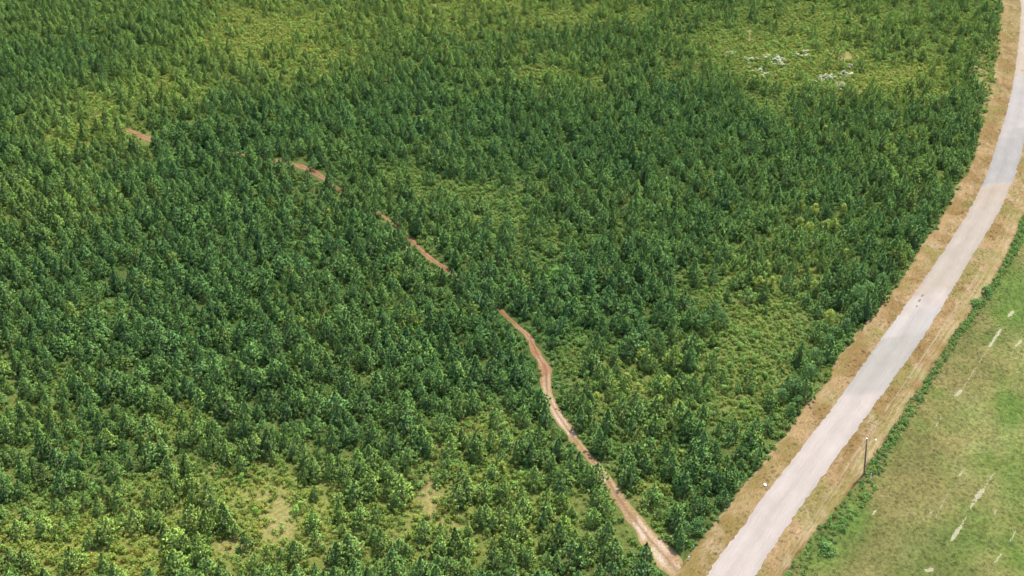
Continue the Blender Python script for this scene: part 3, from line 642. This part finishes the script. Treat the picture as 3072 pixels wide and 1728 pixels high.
FT = {'t': 'yellow green sapling from the left in the thicket among dark pines near the road', 's': 'yellow green sapling from the left in the scatter right of the dirt track', 'h': 'dark leafy tree up from the bottom in the roadside hedge beside the tan verge', 'b': 'dark leafy tree from the left at the forest edge below the road bend', 'w': 'low leafy tree from the left at the wedge tip by the road', 'c': 'dark leafy tree from the left in the clump beside the grassy clearing'}
for f, L in fam.items():
    L.sort(key=lambda i: -SPEC[i][1] if f == 'h' else SPEC[i][0])
    for k, i in enumerate(L): SL[i] = ORD[k] + ' ' + FT[f]
for i, s in enumerate(SPEC):
    e = tree_thing(i, s[2], s[3], s[4])
    if i in SL: e['label'] = SL[i]
    elif s[2] == 'y' and i < 19: e['label'] = 'yellow green sapling in the thicket among dark pines left of the road'; e['group'] = 'saplings of the yellow green thicket'
    elif s[2] == 'y': e['label'] = 'yellow green sapling among the pines right of the dirt track'; e['group'] = 'saplings right of the dirt track'
    elif s[0] > 2300 and s[1] > 850: e['label'] = 'dark leafy tree in the roadside hedge beside the tan verge'; e['group'] = 'leafy trees along the verge'
    elif s[0] > 2600: e['label'] = 'dark leafy tree at the forest edge below the road bend'; e['group'] = 'leafy trees below the bend'
    elif s[1] > 1500: e['label'] = 'low leafy tree at the tip of the wedge where track meets road'; e['group'] = 'leafy trees at the wedge tip'
    else: e['label'] = 'dark leafy tree in the clump left of the grassy clearing'; e['group'] = 'leafy trees left of the clearing'

# white flowering bushes in the far clearing
wm = [bpy.data.meshes.new('blossom') for _ in range(3)]
wl = [bpy.data.meshes.new('foliage') for _ in range(3)]
for i in range(3):
    V, Fc = bushy(1000 + i, 1.35, 1.1, .35, 150, .12, 9); wm[i].from_pydata(V, [], Fc); setn(wm[i], V); wm[i].materials.append(M_white)
    V, Fc = bushy(1010 + i, 1.3, .7, 0, 120, .11, 9); wl[i].from_pydata(V, [], Fc); setn(wl[i], V); wl[i].materials.append(M_broad)
WB = []
for (u0, v0, du, dv, k) in [(2190,164,14,7,5),(2250,180,18,8,9),(2262,205,20,8,4),(2300,172,18,5,8),(2330,178,18,7,10),(2330,190,20,12,7),(2300,222,22,10,7),(2390,168,22,8,9),(2412,156,8,4,4),(2430,170,14,3,4),(2470,236,20,8,12),(2498,232,10,8,6),(2530,226,14,8,7),(2548,208,7,12,6),(2553,222,8,8,5),(2520,255,20,12,6)]:
    for _ in range(k): WB.append((u0 + random.gauss(0, du * .55), v0 + random.gauss(0, dv * .55)))
for k, (a, b) in enumerate(WB):
    x, y = map(float, gp(a, b + 4)); side = 'left' if a < 2360 else ('middle' if a < 2450 else 'right')
    e = empty('flowering_bush', (x, y, 0), random.random() * 6.28, 'white flowering bush in the %s patch of the far grassy clearing' % side, 'bush', 'white flowering bushes, %s patch' % side)
    s = random.uniform(.65, 1.35); e.scale = (s * 1.2, s * 1.2, s)
    f = link(bpy.data.objects.new('blossom', wm[k % 3]), e); f['tint'] = [1, 1, 1] if random.random() < .7 else [.7, .8, .6]
    g = link(bpy.data.objects.new('foliage', wl[k % 3]), e); g['tint'] = [1.5, 1.5, 1.1]

# ------------------------------------------------------------------ utility pole and its wires
def cyl(V, Fc, p0, p1, r0, r1, seg=10):
    p0, p1 = Vector(p0), Vector(p1); d = (p1 - p0).normalized(); a = d.orthogonal().normalized(); b = d.cross(a); s = len(V)
    for p, r_ in ((p0, r0), (p1, r1)):
        for i in range(seg): t = 6.283 * i / seg; V.append(p + (a * math.cos(t) + b * math.sin(t)) * r_)
    for i in range(seg): Fc.append((s + i, s + (i + 1) % seg, s + seg + (i + 1) % seg, s + seg + i))
    Fc.append(tuple(s + seg + i for i in range(seg))); Fc.append(tuple(s + i for i in reversed(range(seg))))
bx, by = map(float, gp(2592, 1424))
PH = 8.4
e = empty('utility_pole', (bx, by, 0), 0, 'weathered wooden utility pole between the road verge and the green pasture', 'utility pole')
e.rotation_euler = (0, math.radians(-6.5), 0)
V, Fc = [], []; cyl(V, Fc, (0, 0, -.6), (0, 0, 3), .17, .155, 12); cyl(V, Fc, (0, 0, 3), (0, 0, PH), .155, .11, 12); mk('pole', V, Fc, M_pole, e)
V, Fc = [], []; cyl(V, Fc, (0, 0, PH - .05), (0, 0, PH + .12), .15, .13, 12); mk('pole_cap', V, Fc, M_metal, e)
dx_, dy_ = .585, .81
for s in (-1, 1):
    V, Fc = [], []; ox, oy = dy_ * .2 * s, -dx_ * .2 * s; z0 = PH - .1 - (.5 if s > 0 else 0)
    for k, rr_ in enumerate((.05, .085, .05, .085, .05)): cyl(V, Fc, (ox, oy, z0 + k * .05), (ox, oy, z0 + k * .05 + .05), rr_, rr_ * .8, 10)
    cyl(V, Fc, (0, 0, z0), (ox, oy, z0), .03, .03, 6); mk('insulator', V, Fc, M_metal, e)
bpy.context.view_layer.update()
for s, nm in ((-1, 'upper'), (1, 'lower')):
    z0 = PH + .18 - (.5 if s > 0 else 0); P = e.matrix_world @ Vector((dy_ * .2 * s, -dx_ * .2 * s, z0)); V, Fc = [], []
    for sg, span in ((-1, 62), (1, 78)):
        q0 = P.copy(); 
        for k in range(1, 19):
            t = k / 18; q = P + Vector((dx_ * sg * span * t, dy_ * sg * span * t, -4 * 1.3 * t * (1 - t))); cyl(V, Fc, q0, q, .022, .022, 5); q0 = q
    tag(mk('power_line', V, Fc, M_wire), '%s overhead wire running along the verge from the wooden pole' % nm, 'wire')
# small things on the verges
def post(name, u, v, H, w, label, cat, flat=False):
    x, y = map(float, gp(u, v)); e = empty(name, (x, y, .02), random.random(), label, cat)
    V, Fc = [], []; cyl(V, Fc, (0, 0, -.1), (0, 0, H), w, w * .9, 8); mk('post', V, Fc, M_white_paint, e)
    V, Fc = [], []; cyl(V, Fc, (0, 0, H), (0, 0, H + w), w * 1.25, w * .5, 8); mk('post_cap', V, Fc, M_metal, e); return e
post('marker_post', 2610, 1440, 1.5, .06, 'thin pale post in the weeds just right of the wooden pole', 'post')
post('marker_post', 2065, 1682, .9, .10, 'short white marker post at the corner of the dirt track and the road verge', 'post')
def crumple(u, v, s, label):
    x, y = map(float, gp(u, v)); rr = random.Random(int(u)); V = []; n = 7
    for j in range(4):
        for i in range(n):
            t = 6.283 * i / n; r = s * math.sin(math.pi * (.12 + .76 * j / 3)) * rr.uniform(.6, 1.2); V.append((r * math.cos(t) * .8, r * math.sin(t) * 1.3, s * .9 * j / 3))
    Fc = [(j * n + i, j * n + (i + 1) % n, (j + 1) * n + (i + 1) % n, (j + 1) * n + i) for j in range(3) for i in range(n)] + [tuple(3 * n + i for i in range(n)), tuple(reversed(range(n)))]
    o = mk('stone', V, Fc, M_white_paint); o.location = (x, y, .04); tag(o, label, 'stone')
crumple(2295, 1457, .36, 'white stone lying on the tan verge left of the road')
crumple(2627, 1322, .24, 'small white stone on the verge right of the top of the wooden pole')
# two big rounded bushes on the field edge
for i, (u, v, W, H, l) in enumerate([(2925,918,2.6,2.0,'lower of two dark bushes on the upper field edge'),(2958,882,2.6,2.2,'upper of two dark bushes on the upper field edge'),(2480,1655,3.6,1.6,'sprawling green bush in the weeds at the lower end of the field edge')]):
    x, y = map(float, gp(u, v)); e = empty('bush', (x, y, 0), 0, l, 'bush')
    c = mk('foliage', *bushy(1200 + i, W, H, 0, 800, .12, 24), M_broad, e); c['tint'] = [1, 1.05, .9]
    mk('stem', *trunk_mesh(1300 + i, H * .6, .05, 6, W * .3), M_bark, e)
